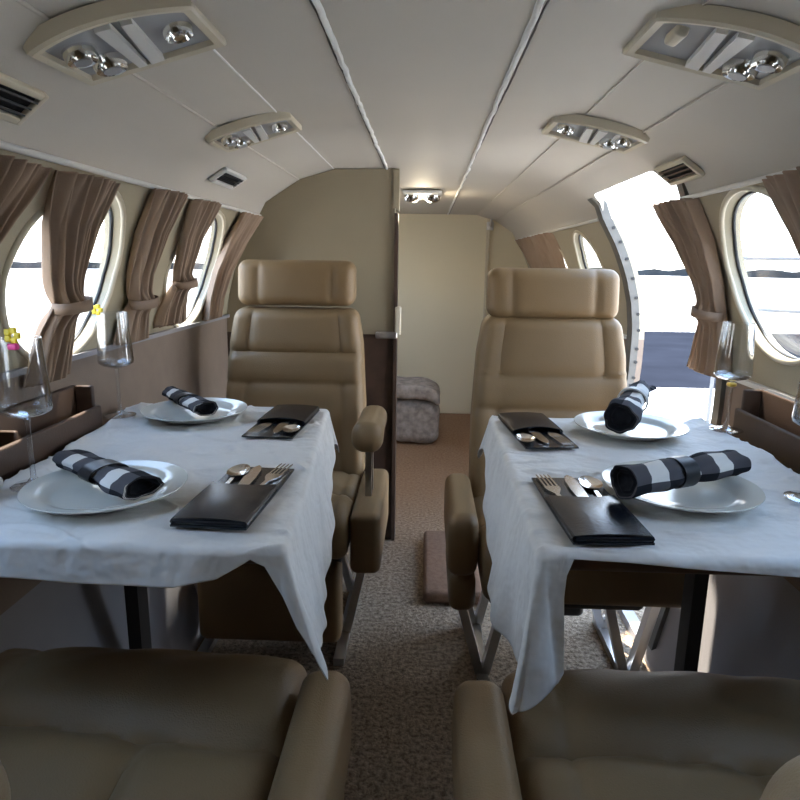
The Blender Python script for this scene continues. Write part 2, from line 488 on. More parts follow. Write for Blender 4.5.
# door frame: riveted pale jamb following the fuselage curve
zs = np.linspace(.06, 1.30, 30)
def jamb(y0, y1, name, holes):
    pr_i = [(xw(z) - .012, z) for z in zs] + [(.615, 1.345), (.585, 1.372)]
    pr_o = [(x + .026, z + .012) for x, z in pr_i]
    mb = extrude_profile(pr_i, pr_o, [y0, (y0 + y1) / 2, y1])
    o = struct(name, mb, M['jamb'], 40, fix=True)
    if holes:
        for z in (.72, .78, .83, .90, .96, 1.02, 1.09, 1.16, 1.22, 1.27):
            hb = MB(); hb.lathe([(.0001, 0), (.006, 0), (.006, .003), (.0001, .003)], 14)
            hb.xf(lambda V, z=z: V @ rotx(PI / 2).T + np.array([xw(z) + .010, y0 - .001, z]))
            obj('socket', hb, M['black'], o, fix=True)
    return o
jamb(DY1 - .012, DY1 + .05, 'door_1', True)
jamb(DY0 - .03, DY0 + .005, 'trim_16', False)

# ------------------------------------------------------------------ outside
mb = MB(); mb.box((0, 0, -1.22), (600, 600, .2)); struct('ground', mb, M['ground'])
mb = MB(); mb.box((40, 17.3, -1.118), (76, 10.5, .01)); struct('ground_shaded_asphalt_strip', mb, M['shaded_asphalt'])
mb = MB()
rs = np.random.RandomState(8)
ang = np.linspace(-1.5, 1.5, 160); hgt = 1.0 + rs.rand(160) * .7
G = []
for k, (rr, f) in enumerate(((150, 0), (150, 1), (156, 1), (156, 0))):
    G.append([(rr * math.sin(a), rr * math.cos(a), -1.12 + f * h) for a, h in zip(ang, hgt)])
mb.grid(np.array(G)); o = struct('treeline', mb, M['treeline'], fix=True)

rl = thing('railing', 'grey metal railing standing outside beyond the right window', 'railing', (4.6, 7.4, -1.12))
for z in (1.75, 2.35):
    mb = MB(); mb.tube([(-.95, .75, z), (.2, -.1, z), (1.4, -1.0, z)], .022, 8); obj('rail', mb, M['rail_grey'], rl)
for t in (-.95, .2, 1.4):
    yy = .75 - (t + .95) / 2.35 * 1.75
    mb = MB(); mb.tube([(t, yy, 0), (t, yy, 2.4)], .024, 8); obj('post', mb, M['rail_grey'], rl)

# ------------------------------------------------------------------ seats
def groove(d, a=.0055, s=.0045, a2=.006, s2=.020):
    return a * np.exp(-(d / s) ** 2) + a2 * np.exp(-(d / s2) ** 2)

def build_backrest(recline, seams=(.845, .745), z0=.42, z1=.985):
    H = z1 - z0; W = .465; T = .12
    mb = MB()
    def fn(V):
        x, y, z = V[:, 0].copy(), V[:, 1].copy(), V[:, 2] + (z0 + z1) / 2
        f = (z - z0) / H
        wsc = np.interp(f, [0, .45, .8, 1.0], [1.0, 1.0, .95, .87])
        front = np.clip(-y / (T / 2), 0, 1)
        u = x / (W / 2)
        g = np.zeros_like(x)
        for zz in seams: g += groove(z - zz)
        for uu in (-.68, .68):
            d = (u - uu) * W / 2
            on = np.where((z > seams[0]) | (z < seams[1]), 1., 0.)
            g += groove(d) * on
        bulge = .014 * (1 - u ** 2) + .008 * np.sin(f * PI)
        y = y - front * (bulge - g)
        # side wings
        y -= front * .018 * np.clip((np.abs(u) - .62) / .38, 0, 1) ** 1.5 * np.where(f < .72, 1, .3)
        x = x * wsc
        y = y + (z - z0) * recline
        return np.stack([x, y, z], 1)
    mb.rbox((0, 0, 0), (W, T, H), .034, (52, 3, 66), 4, fn)
    return mb

def build_headrest(recline, dz=0., z0=.42):
    W, T, H = .388, .105, .148; zc0 = 1.062 + dz
    mb = MB()
    def fn(V):
        x, y, z = V[:, 0].copy(), V[:, 1].copy(), V[:, 2] + zc0
        front = np.clip(-y / (T / 2), 0, 1); u = x / (W / 2)
        g = sum(groove(x - s * .122, .004, .004, .006, .016) for s in (-1, 1))
        y -= front * (.010 * (1 - u ** 2) + .006 * np.cos(V[:, 2] / H * PI) - g)
        y += (z - z0) * recline
        return np.stack([x, y, z], 1)
    mb.rbox((0, 0, 0), (W, T, H), .032, (46, 3, 16), 4, fn)
    return mb

def build_cushion(front, back, seam, W=.455, xo=0., centre=True):
    H = .14; D = back - front; ztop = .47 if W < .52 else .483
    mb = MB()
    def fn(V):
        x, y, z = V[:, 0].copy(), V[:, 1] + (front + back) / 2, V[:, 2].copy()
        t = np.clip(z / (H / 2), 0, 1); u = x / (W / 2)
        g = groove(y - (front + seam) + .012 * np.sin(x * 9), .010, .006, .020, .032)
        if centre:
            on = np.clip((y - (front + seam)) / .02, 0, 1)
            g += groove(x + .06 + .05 * (y - front - seam), .006, .005, .010, .022) * on
            g += groove(x - .185, .004, .005, .004, .02)
        wr = .0022 * np.sin(x * 42 + 9 * np.sin(y * 11)) * np.exp(-((y - front - .05) / .05) ** 2)
        z += t * (.012 * (1 - u ** 2) + .012 * np.exp(-((y - front - seam * .45) / .09) ** 2) - g + wr) - t * .018 * np.clip((y - front - seam) / .2, 0, 1)
        z -= t * .022 * np.clip((front + .07 - y) / .07, 0, 1) ** 2
        return np.stack([x + xo, y, z + ztop - H / 2], 1)
    mb.rbox((0, 0, 0), (W, D, H), .032, (50, 50, 2), 4, fn)
    return mb

def make_seat(label, loc, rz, inboard, back_y, recline, front, arm, group, wide=0., seams=(.845, .745)):
    """local: faces -Y. inboard: +1/-1 local x of the aisle side"""
    t = thing('cabin_seat', label, 'seat', loc, rz, group)
    mb = build_backrest(recline, seams); mb.xf(lambda V: V + np.array([0, back_y + .06, 0])); obj('backrest', mb, M['leather'], t, 60)
    mb = build_headrest(recline, .005 if arm == 'raised' else -.010); mb.xf(lambda V: V + np.array([0, back_y + .055, 0])); obj('headrest', mb, M['leather'], t, 60)
    obj('seat_cushion', build_cushion(front, back_y + .03, .20, .455 + wide, -inboard * wide / 2), M['leather'], t, 60)
    # upholstered box below the cushion
    mb = MB(); mb.rbox((0, (front + back_y) / 2 + .05, .302), (.40, back_y - front - .10, .07), .02); obj('seat_base', mb, M['dark_base'], t)
    s = inboard
    if arm == 'raised':
        mb = MB(); mb.rbox((-.01, front + .10, .165), (.42, .09, .25), .025, (4, 2, 4), 3); obj('front_skirt', mb, M['leather'], t, 60)
        ax = s * .272
        mb = MB()
        def fn(V):
            V = V.copy(); f = np.clip((-V[:, 1] + .02) / .16, 0, 1)
            V[:, 0] *= 1 + .12 * f; V[:, 2] *= 1 + .22 * f; return V
        mb.rbox((ax, .0, .655), (.082, .30, .075), .033, (4, 10, 4), 4, fn); a = obj('armrest', mb, M['leather'], t, 60)
        for yy in (-.075, -.02):
            mb = MB(); mb.box((ax, yy, .545), (.018, .022, .17)); obj('armrest_post', mb, M['steel'], a)
        mb = MB(); mb.rbox((s * .275, -.02, .375), (.085, .42, .18), .022, (2, 6, 3), 3); obj('side_console', mb, M['leather'], t, 60)
    else:
        ax = s * .272
        mb = MB()
        def fn(V):
            V = V.copy(); f = np.clip((V[:, 2] + .02) / .1, 0, 1)
            V[:, 1] -= .018 * np.sin(np.clip((V[:, 2] / .17 + .5), 0, 1) * PI) * np.where(V[:, 1] < 0, 1, 0)
            V[:, 0] *= .92 + .08 * np.cos(V[:, 2] * 14); return V
        y0a = front + .09; y1a = back_y + .02
        mb.rbox((ax, (y0a + y1a) / 2, .437), (.078, y1a - y0a, .17), .030, (3, 12, 8), 4, fn); obj('armrest', mb, M['leather'], t, 60)
        mb = MB(); mb.rbox((s * .268, (front + back_y) / 2 + .05, .297), (.07, back_y - front - .12, .105), .025, (2, 6, 3), 3); obj('side_console', mb, M['leather'], t, 60)
    # outboard armrest, where the photograph shows one
    mb = MB()
    if wide < .06: mb.rbox((-s * (.255 + wide), (front + back_y) / 2 + .11, .45), (.05, .28, .16), .024, (2, 6, 3), 3); obj('armrest', mb, M['leather'], t, 60)
    # slanted legs and floor runners
    for lx in (-.20, .20):
        mb = MB(); mb.box((lx, 0, .0125), (.03, .46, .024)); obj('floor_track', mb, M['steel'], t)
        for yy in (-.08, .17):
            for xt in (-.075, .06):
                A = np.array([lx + xt, yy - .01, .268]); B = np.array([lx + xt * .12, yy + .012, .024]); d = A - B; L = np.linalg.norm(d)
                mb = MB(); mb.box((0, 0, 0), (.024, .032, L)); mb.xf(lambda V: V @ roty(math.atan2(d[0], d[2])).T + (A + B) / 2)
                obj('leg', mb, M['steel'] if xt * lx < 0 or True else M['dark_base'], t)
    mb = MB(); mb.rbox((0, .10, .20), (.20, .16, .13), .02); obj('mechanism_box', mb, M['dark_base'], t)
    return t

def lumbar(seat, x):
    mb = MB(); mb.rbox((0, 0, 0), (.25, .17, .20), .08, (6, 6, 6), 6); mb.xf(lambda V: V @ rotx(-.3).T + np.array([x, .25, .655]))
    obj('lumbar_pad', mb, M['pale_leather'], seat, 70)

make_seat('tan leather seat on the left facing the camera, its padded armrest raised beside the aisle', (-.43, 1.86, 0), 0, 1, .16, .13, -.25, 'raised', 'tan leather cabin seats')
make_seat('tan leather seat in front of the entry door, facing the camera', (.378, 1.68, 0), 0, -1, .16, .13, -.27, 'low', 'tan leather cabin seats', .05, (.812, .715))
near = make_seat('foreground tan leather seat at lower left, seen from above', (-.415, .70, 0), PI, -1, .24, .55, -.28, 'low', 'tan leather cabin seats', .08)
lumbar(near, .085)
near = make_seat('foreground tan leather seat at lower right, under the cloth corner', (.365, .69, 0), PI, 1, .24, .55, -.28, 'low', 'tan leather cabin seats', .07)
lumbar(near, -.045)

# ------------------------------------------------------------------ tables and cloths
TZ = .772
TAB = {-1: dict(xi=.252, xo=.726, yn=.775, yf=1.575), 1: dict(xi=.172, xo=.672, yn=.785, yf=1.53)}
SHEAR = {-1: .083, 1: .012}
def make_table(side, label):
    T = TAB[side]; cx = side * (T['xi'] + T['xo']) / 2; cy = (T['yn'] + T['yf']) / 2
    t = thing('folding_table', label, 'table', (cx, cy, 0), 0, 'fold-out cabin tables')
    w, l = T['xo'] - T['xi'] - .012, T['yf'] - T['yn'] - .012
    mb = MB(); mb.rbox((0, 0, TZ - .018), (w, l, .03), .010, (2, 2, 1), 3); mb.xf(lambda V: V + np.stack([-side * SHEAR[side] * (l / 2 - V[:, 1]), 0 * V[:, 1], 0 * V[:, 1]], 1)); obj('tabletop', mb, M['wood_top'], t)
    mb = MB(); mb.box((side * (w / 2 - .06), .05, TZ - .085), (.03, .30, .10)); obj('bracket', mb, M['dark_base'], t)
    mb = MB(); mb.box((side * (w / 2 - .06), .16, (TZ - .14) / 2 + .001), (.03, .05, TZ - .142)); obj('leg', mb, M['dark_base'], t)
    return t
make_table(-1, 'fold-out table on the left hidden under its white cloth')
make_table(1, 'fold-out table on the right hidden under its white cloth')

def noise2(x, y, seed, n=7, f0=8, f1=40):
    rs = np.random.RandomState(seed); out = np.zeros_like(x)
    for _ in range(n):
        f = rs.uniform(f0, f1); a = rs.uniform(0, 2 * PI); p = rs.uniform(0, 2 * PI)
        out += np.sin((x * math.cos(a) + y * math.sin(a)) * f + p + 1.5 * np.sin(x * rs.uniform(4, 12) + y * rs.uniform(4, 12) + p)) / f * f0
    return out / n

def make_cloth(side, smax, tmax, seed, label, tip=(0, 0), rmax=.24):
    T = TAB[side]; W = T['xo'] - T['xi']; L = T['yf'] - T['yn']
    NU, NV = 150, 190; u0 = .70; v0 = .06; v1 = .86
    G = np.zeros((NU, NV, 3)); r = .012
    def over(s, k):
        th = np.minimum(s / r, PI / 2)
        ex = np.maximum(s - r * PI / 2, 0)
        return r * np.sin(th) + k * ex, r * (1 - np.cos(th)) + ex * math.sqrt(1 - k * k)
    U = np.linspace(0, 1, NU); V = np.linspace(0, 1, NV)
    for i, u in enumerate(U):
        for j, v in enumerate(V):
            uu = 0 if u < u0 else (u - u0) / (1 - u0)
            vv = 0 if v < v1 else (v - v1) / (1 - v1)
            b_lin = min(max((v - v0) / (v1 - v0), 0), 1)
            S = np.interp(b_lin, *smax) if v <= v1 else smax[1][-1]
            a_lin = min(u / u0, 1)
            Tm = np.interp(a_lin + uu, *tmax)
            a = W * u / u0 if u < u0 else W + S * uu
            b = (v - v0) / (v1 - v0) * L if v0 <= v < v1 else (L + Tm * vv if v >= v1 else -(v0 - v) / v0 * .09)
            s = a - W; t = b - L; t2 = -b
            x, y, drop, nx, ny = min(s, 0.), min(max(t, -L), 0.), 0., 0., 0.
            hs = max(s, 0); ht = t if t > 0 else (-t2 if t2 > 0 else 0)
            R = math.hypot(hs, ht)
            if R > 0:
                nx, ny = hs / R, ht / R
                if hs > 0 and t > 0 and R > rmax * .8: R = rmax * .8 + rmax * .2 * math.tanh((R - rmax * .8) / (rmax * .25))
                diag = 2 * abs(nx * ny)
                k = .10 + .16 * diag
                h, drop = over(R, k)
                x += nx * h; y += ny * h
            # folds of the hanging part
            along = y if abs(nx) > abs(ny) else x
            fold = (.5 + .5 * math.sin(along * 21 + seed * 1.7)) * .05 + (.5 + .5 * math.sin(along * 53 + seed)) * .03
            if abs(ny) > abs(nx): fold *= .5
            x += nx * fold * drop; y += ny * fold * drop
            G[i, j] = (x, y, -drop)
    X, Yv = G[:, :, 0], G[:, :, 1]
    n = noise2(X * 1.0, Yv * 1.8, seed, 9, 12, 60)
    ridge = np.abs(noise2(X * .8, Yv * 2.2, seed + 5, 5, 14, 40))
    topmask = np.exp(-(G[:, :, 2] / -.02))
    topmask = np.clip(1 + G[:, :, 2] / .02, 0, 1)
    G[:, :, 2] += topmask * np.clip(np.clip(n, -.9, .9) * .0085 + .0050 * np.exp(-(ridge / .03) ** 2) + .0012, -.0018, .0050)
    # crumpled heap against the wall side
    edge = np.exp(-((X + W) / .03) ** 2)
    G[:, :, 2] += topmask * edge * (.006 + .010 * np.clip(noise2(X, Yv, seed + 9, 5, 20, 50) + .2, 0, 1))
    # corner pulled sideways
    cw = np.clip(-G[:, :, 2] / .2, 0, 1) ** 1.5 * np.clip(1 - np.hypot(X, Yv) / .16, 0, 1) ** .7
    G[:, :, 0] += tip[0] * cw; G[:, :, 1] += tip[1] * cw
    G[:, :, 0] += (1 - topmask) * noise2(Yv, G[:, :, 2] * .5, seed + 3, 6, 20, 70) * .003
    # to world: x outward to aisle, y toward the camera
    yy = T['yn'] - G[:, :, 1]
    P = np.stack([side * T['xi'] - side * G[:, :, 0] - side * SHEAR[side] * (T['yf'] - yy), yy, TZ + G[:, :, 2]], 2)
    mb = MB(); mb.grid(P, flip=(side > 0))
    o = obj('tablecloth', mb, M['cloth'], None, 180); rebase(o)
    tag(o, label, 'tablecloth', 'white tablecloths'); solid(o, .0016, 1)
    return o
make_cloth(-1, ([0, .3, .6, .85, 1], [.10, .17, .23, .20, .165]), ([0, .4, .7, .82, .92, .96, 1, 1.3, 2], [.05, .06, .062, .05, .022, .03, .07, .10, .12]), 3,
           'white tablecloth on the left table with its pointed corner over the armrest', tip=(.03, -.01), rmax=.20)
make_cloth(1, ([0, .3, .6, .85, 1], [.09, .16, .22, .22, .21]), ([0, .4, .8, .93, .955, .975, 1, 2], [.035, .026, .016, .014, .04, .17, .19, .20]), 11,
           'white tablecloth on the right table, hanging down over the aisle side', tip=(-.03, -.012), rmax=.225)
CZT = TZ + .0065          # resting height on the cloth

# ------------------------------------------------------------------ plates, napkins, pouches, cutlery
def build_plate():
    R = .12
    prof = [(.0005, .004), (.05, .004), (.078, .0045), (.086, .007), (.094, .0125), (.108, .016), (.121, .0185), (.1245, .0195), (.125, .0185), (.1235, .0165), (.108, .0125), (.094, .009), (.084, .002), (.078, 0), (.072, .0005), (.070, .002), (.0005, .002)]
    prof = [(a * .96, b) for a, b in prof]
    mb = MB(); mb.lathe(prof, 72); return mb
pl = obj('dinner_plate', build_plate(), M['china'], None, 60, (-.490, .925, CZT), fix=True)
tag(pl, 'white plate nearest the camera on the left table', 'plate', 'white dinner plates')
for loc, lab in (((-.537, 1.445, CZT), 'white plate at the far end of the left table'),
                 ((.414, .995, CZT), 'white plate nearest the camera on the right table'),
                 ((.455, 1.39, CZT), 'white plate at the far end of the right table')):
    c = pl.copy(); COL.objects.link(c); c.location = loc; c['label'] = lab

def build_roll(L, r0, flat=.75, seed=0, taper=(1, 1), spiral=True):
    """rolled napkin along local X, spiral ends"""
    mb = MB(); rs = np.random.RandomState(seed)
    n, m = 70, 36; P = np.zeros((n, m, 3))
    for i in range(n):
        f = i / (n - 1); x = (f - .5) * L
        pinch = 1 - .18 * math.exp(-((x) / .03) ** 2)
        rr = r0 * pinch * np.interp(f, [0, 1], taper) * (1 + .05 * math.sin(f * 17 + seed))
        for j in range(m):
            a = 2 * PI * j / m
            k = 1 + .07 * math.sin(3 * a + f * 3 + seed) + .04 * math.sin(7 * a + f * 9)
            endx = x + (.006 * math.sin(2 * a + seed) if i in (0, n - 1) else 0)
            P[i, j] = (endx, rr * k * math.cos(a), rr * flat * k * math.sin(a) + r0 * flat)
    # end inwards spirals
    rows = [P]
    def inner(Pe, sgn):
        out = []
        for q, (sc, dx) in enumerate(((.80, 0.0), (.70, -.006), (.55, -.004), (.45, -.010), (.15, -.011))):
            c = Pe.mean(0); R = c + (Pe - c) * sc; R[:, 0] += sgn * dx; out.append(R)
        return out
    a0 = inner(P[0], -1)[::-1]; a1 = inner(P[-1], 1)
    G = np.concatenate([np.array(a0), P, np.array(a1)])
    U = np.concatenate([np.linspace(-.05, -.001, len(a0)), np.linspace(0, 1, n), np.linspace(1.001, 1.05, len(a1))])
    UV = np.stack([np.repeat(U, m), np.tile(np.arange(m) / m, len(U))], 1)
    edge = (UV[:, 0] < .0) | (UV[:, 0] > 1.0); UV[edge] = (.05, .1)
    k = G.shape[0]; F = []
    for i in range(k - 1):
        for j in range(m):
            F.append((i * m + j, i * m + (j + 1) % m, (i + 1) * m + (j + 1) % m, (i + 1) * m + j))
    F.append(tuple(range(m))[::-1]); F.append(tuple((k - 1) * m + j for j in range(m)))
    mb.add(G.reshape(-1, 3), F, UV); return mb
def build_band(r, w, flat, r0, thick=.003, tongue=True):
    mb = MB(); n = 36; rings = []
    for rad, xx in ((r, -w / 2), (r + thick, -w / 2), (r + thick, w / 2), (r, w / 2)):
        rings.append([(xx, rad * math.cos(2 * PI * j / n), rad * flat * math.sin(2 * PI * j / n) + r0 * flat) for j in range(n)])
    mb.grid(np.array(rings), cu=True, cv=True)
    return mb
def make_napkin(label, loc, rz, L, r0, flat, seed, taper=(1, 1), band=None, tail=False, pitch=0, band_w=.03, bx=0):
    t = thing('napkin_roll', label, 'napkin', loc, rz, 'checked napkin rolls')
    t.rotation_euler = (0, pitch, rz)
    obj('napkin', build_roll(L, r0, flat, seed, taper), M['check'], t, 70)
    b = obj('napkin_ring', build_band(r0 * .95, band_w, flat, r0, .0035), band or M['black_ring'], t, 50, fix=True); b.location.x = bx
    if tail:
        mb = MB(); G = np.zeros((16, 12, 3))
        for i in range(16):
            for j in range(12):
                f = i / 15; g = j / 11 - .5
                G[i, j] = (L * .42 + f * .055, g * (.03 + .035 * f), r0 * flat + .004 * math.sin(g * 14) + f * .004 - .006 * f)
        mb.grid(G, uv=True); o = obj('napkin_tail', mb, M['check'], t, 180); solid(o, .002, 0)
    return t
PZ = CZT + .0195
make_napkin('fat checked napkin roll lying across the near right plate', (.410, .985, PZ), math.radians(27), .245, .0255, .88, 2, (1.08, .95), bx=-.005)
make_napkin('flattened checked napkin roll lying across the near left plate', (-.498, .935, PZ), math.radians(-36), .225, .031, .48, 7, (.9, 1.1), band_w=.035)
make_napkin('dark folded napkin roll on the far left plate', (-.565, 1.47, PZ), math.radians(-50), .235, .026, .55, 9, (.85, 1.1), band_w=.03)
make_napkin('bunched checked napkin with a pale ring standing tilted on the far right plate', (.460, 1.41, PZ + .010), math.radians(62), .20, .032, .95, 5, (1.15, .75), band=M['white_ring'], tail=True, pitch=math.radians(-8), band_w=.014, bx=.02)

def panel(w, y0, y1, z, thick, bow=0., curve=0., nx=16, ny=20, dome=0.):
    """soft rectangular leaf; far edge dips by curve"""
    mb = MB(); top = np.zeros((nx, ny, 3))
    for i in range(nx):
        for j in range(ny):
            u = i / (nx - 1) * 2 - 1; v = j / (ny - 1)
            ye = y1 - curve * (1 - u * u)
            x = u * w / 2 * (1 + .02 * math.sin(v * PI)); y = y0 + (ye - y0) * v
            zz = z + bow * (1 - u * u) + dome * math.sin(PI * min(1, max(0, v))) * (1 - u ** 4)
            top[i, j] = (x, y, zz)
    bot = top.copy(); bot[:, :, 2] -= thick
    mb.grid(top); mb.grid(bot, flip=True)
    # rim
    a = [(i, 0) for i in range(nx)] + [(nx - 1, j) for j in range(1, ny)] + [(i, ny - 1) for i in range(nx - 2, -1, -1)] + [(0, j) for j in range(ny - 2, 0, -1)]
    n = nx * ny
    for q in range(len(a)):
        p1, p2 = a[q], a[(q + 1) % len(a)]
        i1, i2 = p1[0] * ny + p1[1], p2[0] * ny + p2[1]
        mb.f.append((i1, i2, n + i2, n + i1))
    return mb
def make_pouch():
    """origin at middle of the underside; pocket mouth faces +Y"""
    t = thing('cutlery_pouch', '', 'cutlery pouch', (0, 0, 0), 0, 'black leather cutlery pouches')
    obj('back_panel', panel(.108, -.135, .125, .003, .003), M['black_leather'], t, 60, fix=True)
    obj('pocket', panel(.104, -.133, .020, .0115, .0025, bow=.003, curve=.016, dome=.003), M['black_leather'], t, 60, fix=True)
    mb = MB(); mb.tube([(-.051, y, .0065) for y in np.linspace(-.132, .019, 10)], .0045, 6); mb.tube([(.051, y, .0065) for y in np.linspace(-.132, .019, 10)], .0045, 6)
    mb.tube([(x, -.131, .0065) for x in np.linspace(-.05, .05, 8)], .0045, 6)
    obj('stitched_edge', mb, M['black_leather'], t, 60)
    return t
def leaf(outline, z, th):
    """outline list of (y, halfwidth) -> thin solid along Y"""
    mb = MB(); pts = [(-w, y) for y, w in outline] + [(w, y) for y, w in outline[::-1]]
    mb.prism(pts, z, z + th); return mb
def make_fork():
    t = MB()
    t.add(*_p([( -.11, .0055), (-.10, .0085), (-.06, .007), (-.01, .0035), (.025, .0035), (.04, .010), (.05, .0125), (.06, .0125)], .0, .0022))
    for k in range(4):
        x = -.0101 + k * .00673
        t.box((x, .085, .0011), (.0032, .052, .002))
        t.add(*_p([(.110, .0016), (.118, .0005)], .0, .002, x))
    return t
def make_knife():
    t = MB(); t.add(*_p([(-.11, .006), (-.10, .0085), (-.02, .0075), (0, .006), (.01, .009), (.05, .0105), (.09, .0095), (.108, .006), (.116, .001)], 0, .0025)); return t
def make_spoon():
    mb = MB(); mb.add(*_p([(-.11, .0055), (-.10, .0085), (-.06, .007), (-.01, .0035), (.052, .0032)], 0, .0022))
    n, m = 12, 24; G = np.zeros((n, m, 3))
    for i in range(n):
        r = i / (n - 1)
        for j in range(m):
            a = 2 * PI * j / m
            G[i, j] = (r * .0185 * math.cos(a), .082 + r * .031 * math.sin(a) * (1 + .12 * math.sin(a)), .0055 * r * r - .001)
    mb.grid(G, cv=True)
    G2 = G.copy(); G2[:, :, 2] -= .0012; mb.grid(G2, cv=True, flip=True)
    return mb
def _p(outline, z, th, dx=0.):
    mb = leaf(outline, z, th); V = np.concatenate(mb.v); V[:, 0] += dx; return V, mb.f

pouch0 = make_pouch()
fork0 = obj('fork', make_fork(), M['cutlery'], None, 40, fix=True); tag(fork0, '', 'fork', 'forks in the pouches')
knife0 = obj('knife', make_knife(), M['cutlery'], None, 40, fix=True); tag(knife0, '', 'knife', 'knives in the pouches')
spoon0 = obj('spoon', make_spoon(), M['cutlery'], None, 50, fix=True); tag(spoon0, '', 'spoon', 'spoons in the pouches')
first = [True]
def place_set(x, y, rz, where, order):
    loc = (x, y, CZT)
    if first[0]: p = pouch0; p.location = loc; p.rotation_euler = (0, 0, rz)
    else: p = dup(pouch0, loc, rz)
    p['label'] = 'black leather cutlery pouch ' + where
    c, s = math.cos(rz), math.sin(rz)
    for k, (kind, src) in enumerate((('fork', fork0), ('knife', knife0), ('spoon', spoon0))):
        dx = order[kind][0]; dy = order[kind][1]; a = order[kind][2]
        o = src if first[0] else src.copy()
        if not first[0]: COL.objects.link(o)
        o.location = (x + c * dx - s * dy, y + s * dx + c * dy, CZT + .0052); o.rotation_euler = (0, 0, rz + a)
        o['label'] = 'steel %s in the black pouch %s' % (kind, where)
    first[0] = False
std = {'fork': (-.031, .012, .04), 'knife': (.004, .010, -.02), 'spoon': (.030, .002, -.06)}
std2 = {'fork': (.026, .022, -.10), 'knife': (-.002, .006, .05), 'spoon': (-.030, .004, .04)}
place_set(.247, .930, math.radians(3), 'at the near edge of the right table', std)
place_set(.245, 1.365, math.radians(180 + 6), 'at the far edge of the right table', {'fork': (-.022, -.002, .12), 'knife': (.012, -.005, .05), 'spoon': (.032, -.01, -.12)})
place_set(-.286, .945, math.radians(-3), 'at the near edge of the left table', std2)
place_set(-.318, 1.395, math.radians(180 - 3), 'at the far edge of the left table', {'fork': (.02, -.004, -.15), 'knife': (-.01, -.006, .02), 'spoon': (-.03, -.01, .1)})

# ------------------------------------------------------------------ wine glasses
def build_glass_bowl():
    prof = [(.0006, .110), (.008, .1115), (.030, .1185), (.0375, .124), (.0385, .130), (.0365, .165), (.0335, .205), (.0318, .238), (.0308, .238), (.0325, .205), (.0355, .165), (.0373, .131), (.0360, .1255), (.029, .1205), (.008, .1140), (.0006, .1130)]
    mb = MB(); mb.lathe(prof, 48); return mb
def build_glass_stem():
    prof = [(.0006, .1105), (.0050, .1095), (.0038, .100), (.0036, .05), (.0042, .015), (.010, .007), (.030, .0030), (.0345, .0015), (.0345, 0), (.0006, 0)]
    mb = MB(); mb.lathe(prof, 40); return mb
def charm(kind):
    mb = MB()
    if kind == 'flower':
        for k in range(5):
            a = 2 * PI * k / 5; mb.rbox((.008 * math.cos(a), 0, .008 * math.sin(a)), (.010, .005, .010), .0024)
    else:
        mb.rbox((0, 0, 0), (.016, .008, .010), .003)
    return mb
gl0 = thing('wine_glass', '', 'glass', (0, 0, 0), 0, 'angular wine glasses')
obj('bowl', build_glass_bowl(), M['glass'], gl0, 50, fix=True)
obj('stem', build_glass_stem(), M['glass'], gl0, 50, fix=True)
GP = [((-.625, .955), 'clear wine glass with yellow and pink charm at the left frame edge', 'both'),
      ((-.705, 1.42), 'clear wine glass with yellow charm behind the far left plate', 'yellow'),
      ((.674, 1.41), 'clear wine glass with gold band on its stem by the taupe door curtain', 'gold'),
      ((.612, .985), 'clear wine glass cut by the right frame edge', None)]
for i, ((x, y), lab, ch) in enumerate(GP):
    g = gl0 if i == 0 else dup(gl0)
    g.location = (x, y, CZT + (.004 if abs(x) > .665 else .002)); g['label'] = lab
    g['_c'] = ch or ''
for o in [o for o in list(COL.objects) if o.name.startswith('wine_glass')]:
    ch = o['_c']; del o['_c']
    a0 = -PI / 2
    if ch in ('both', 'yellow'):
        q = obj('charm', charm('flower'), M['yellow'], o, 50); q.location = (.012 if ch == 'both' else -.02, -.031 if ch == 'both' else -.027, .245); q['label'] = 'yellow flower charm'
    if ch == 'both':
        q = obj('charm', charm('bar'), M['pink'], o, 50); q.location = (.014, -.034, .229); q['label'] = 'pink charm'
    if ch == 'gold':
        mb = MB(); mb.tube([(.0062 * math.cos(a), .0062 * math.sin(a), .103 + 0 * a) for a in np.linspace(0, 2 * PI, 17)[:-1]], .0045, 8, closed=True)
        q = obj('charm', mb, M['gold'], o, 50); q['label'] = 'gold band'

# ------------------------------------------------------------------ storage troughs between tables and walls
def make_trough(side, y0, y1, label):
    xo = .780; xi = .716; z0, z1 = .70, .865; th = .012
    t = thing('storage_trough', label, 'storage box', (side * (xi + xo) / 2, (y0 + y1) / 2, z0), 0, 'brown side storage boxes')
    w, l, h = xo - xi, y1 - y0, z1 - z0
    mb = MB(); mb.box((0, 0, th / 2), (w, l, th)); obj('bottom_panel', mb, M['box_brown'], t)
    for sx in (-1, 1):
        hh = h - .045 if sx == -side else h
        mb = MB(); mb.rbox((sx * (w / 2 - th / 2), 0, th + (hh - th) / 2), (th, l, hh - th), .004, (1, 1, 1), 2); obj('side_panel', mb, M['box_brown'], t)
    for yy in (-l / 2 + th / 2, 0.05, l / 2 - th / 2):
        hh = h - (.03 if yy == .05 else 0)
        mb = MB(); mb.rbox((0, yy, th + (hh - th) / 2), (w - 2 * th - .001, th, hh - th), .004, (1, 1, 1), 2); obj('divider' if yy == .05 else 'end_panel', mb, M['box_brown'], t)
    return t
make_trough(-1, .70, 1.36, 'brown open storage box along the left wall')
make_trough(1, .70, 1.47, 'brown open storage box along the right wall below the window')

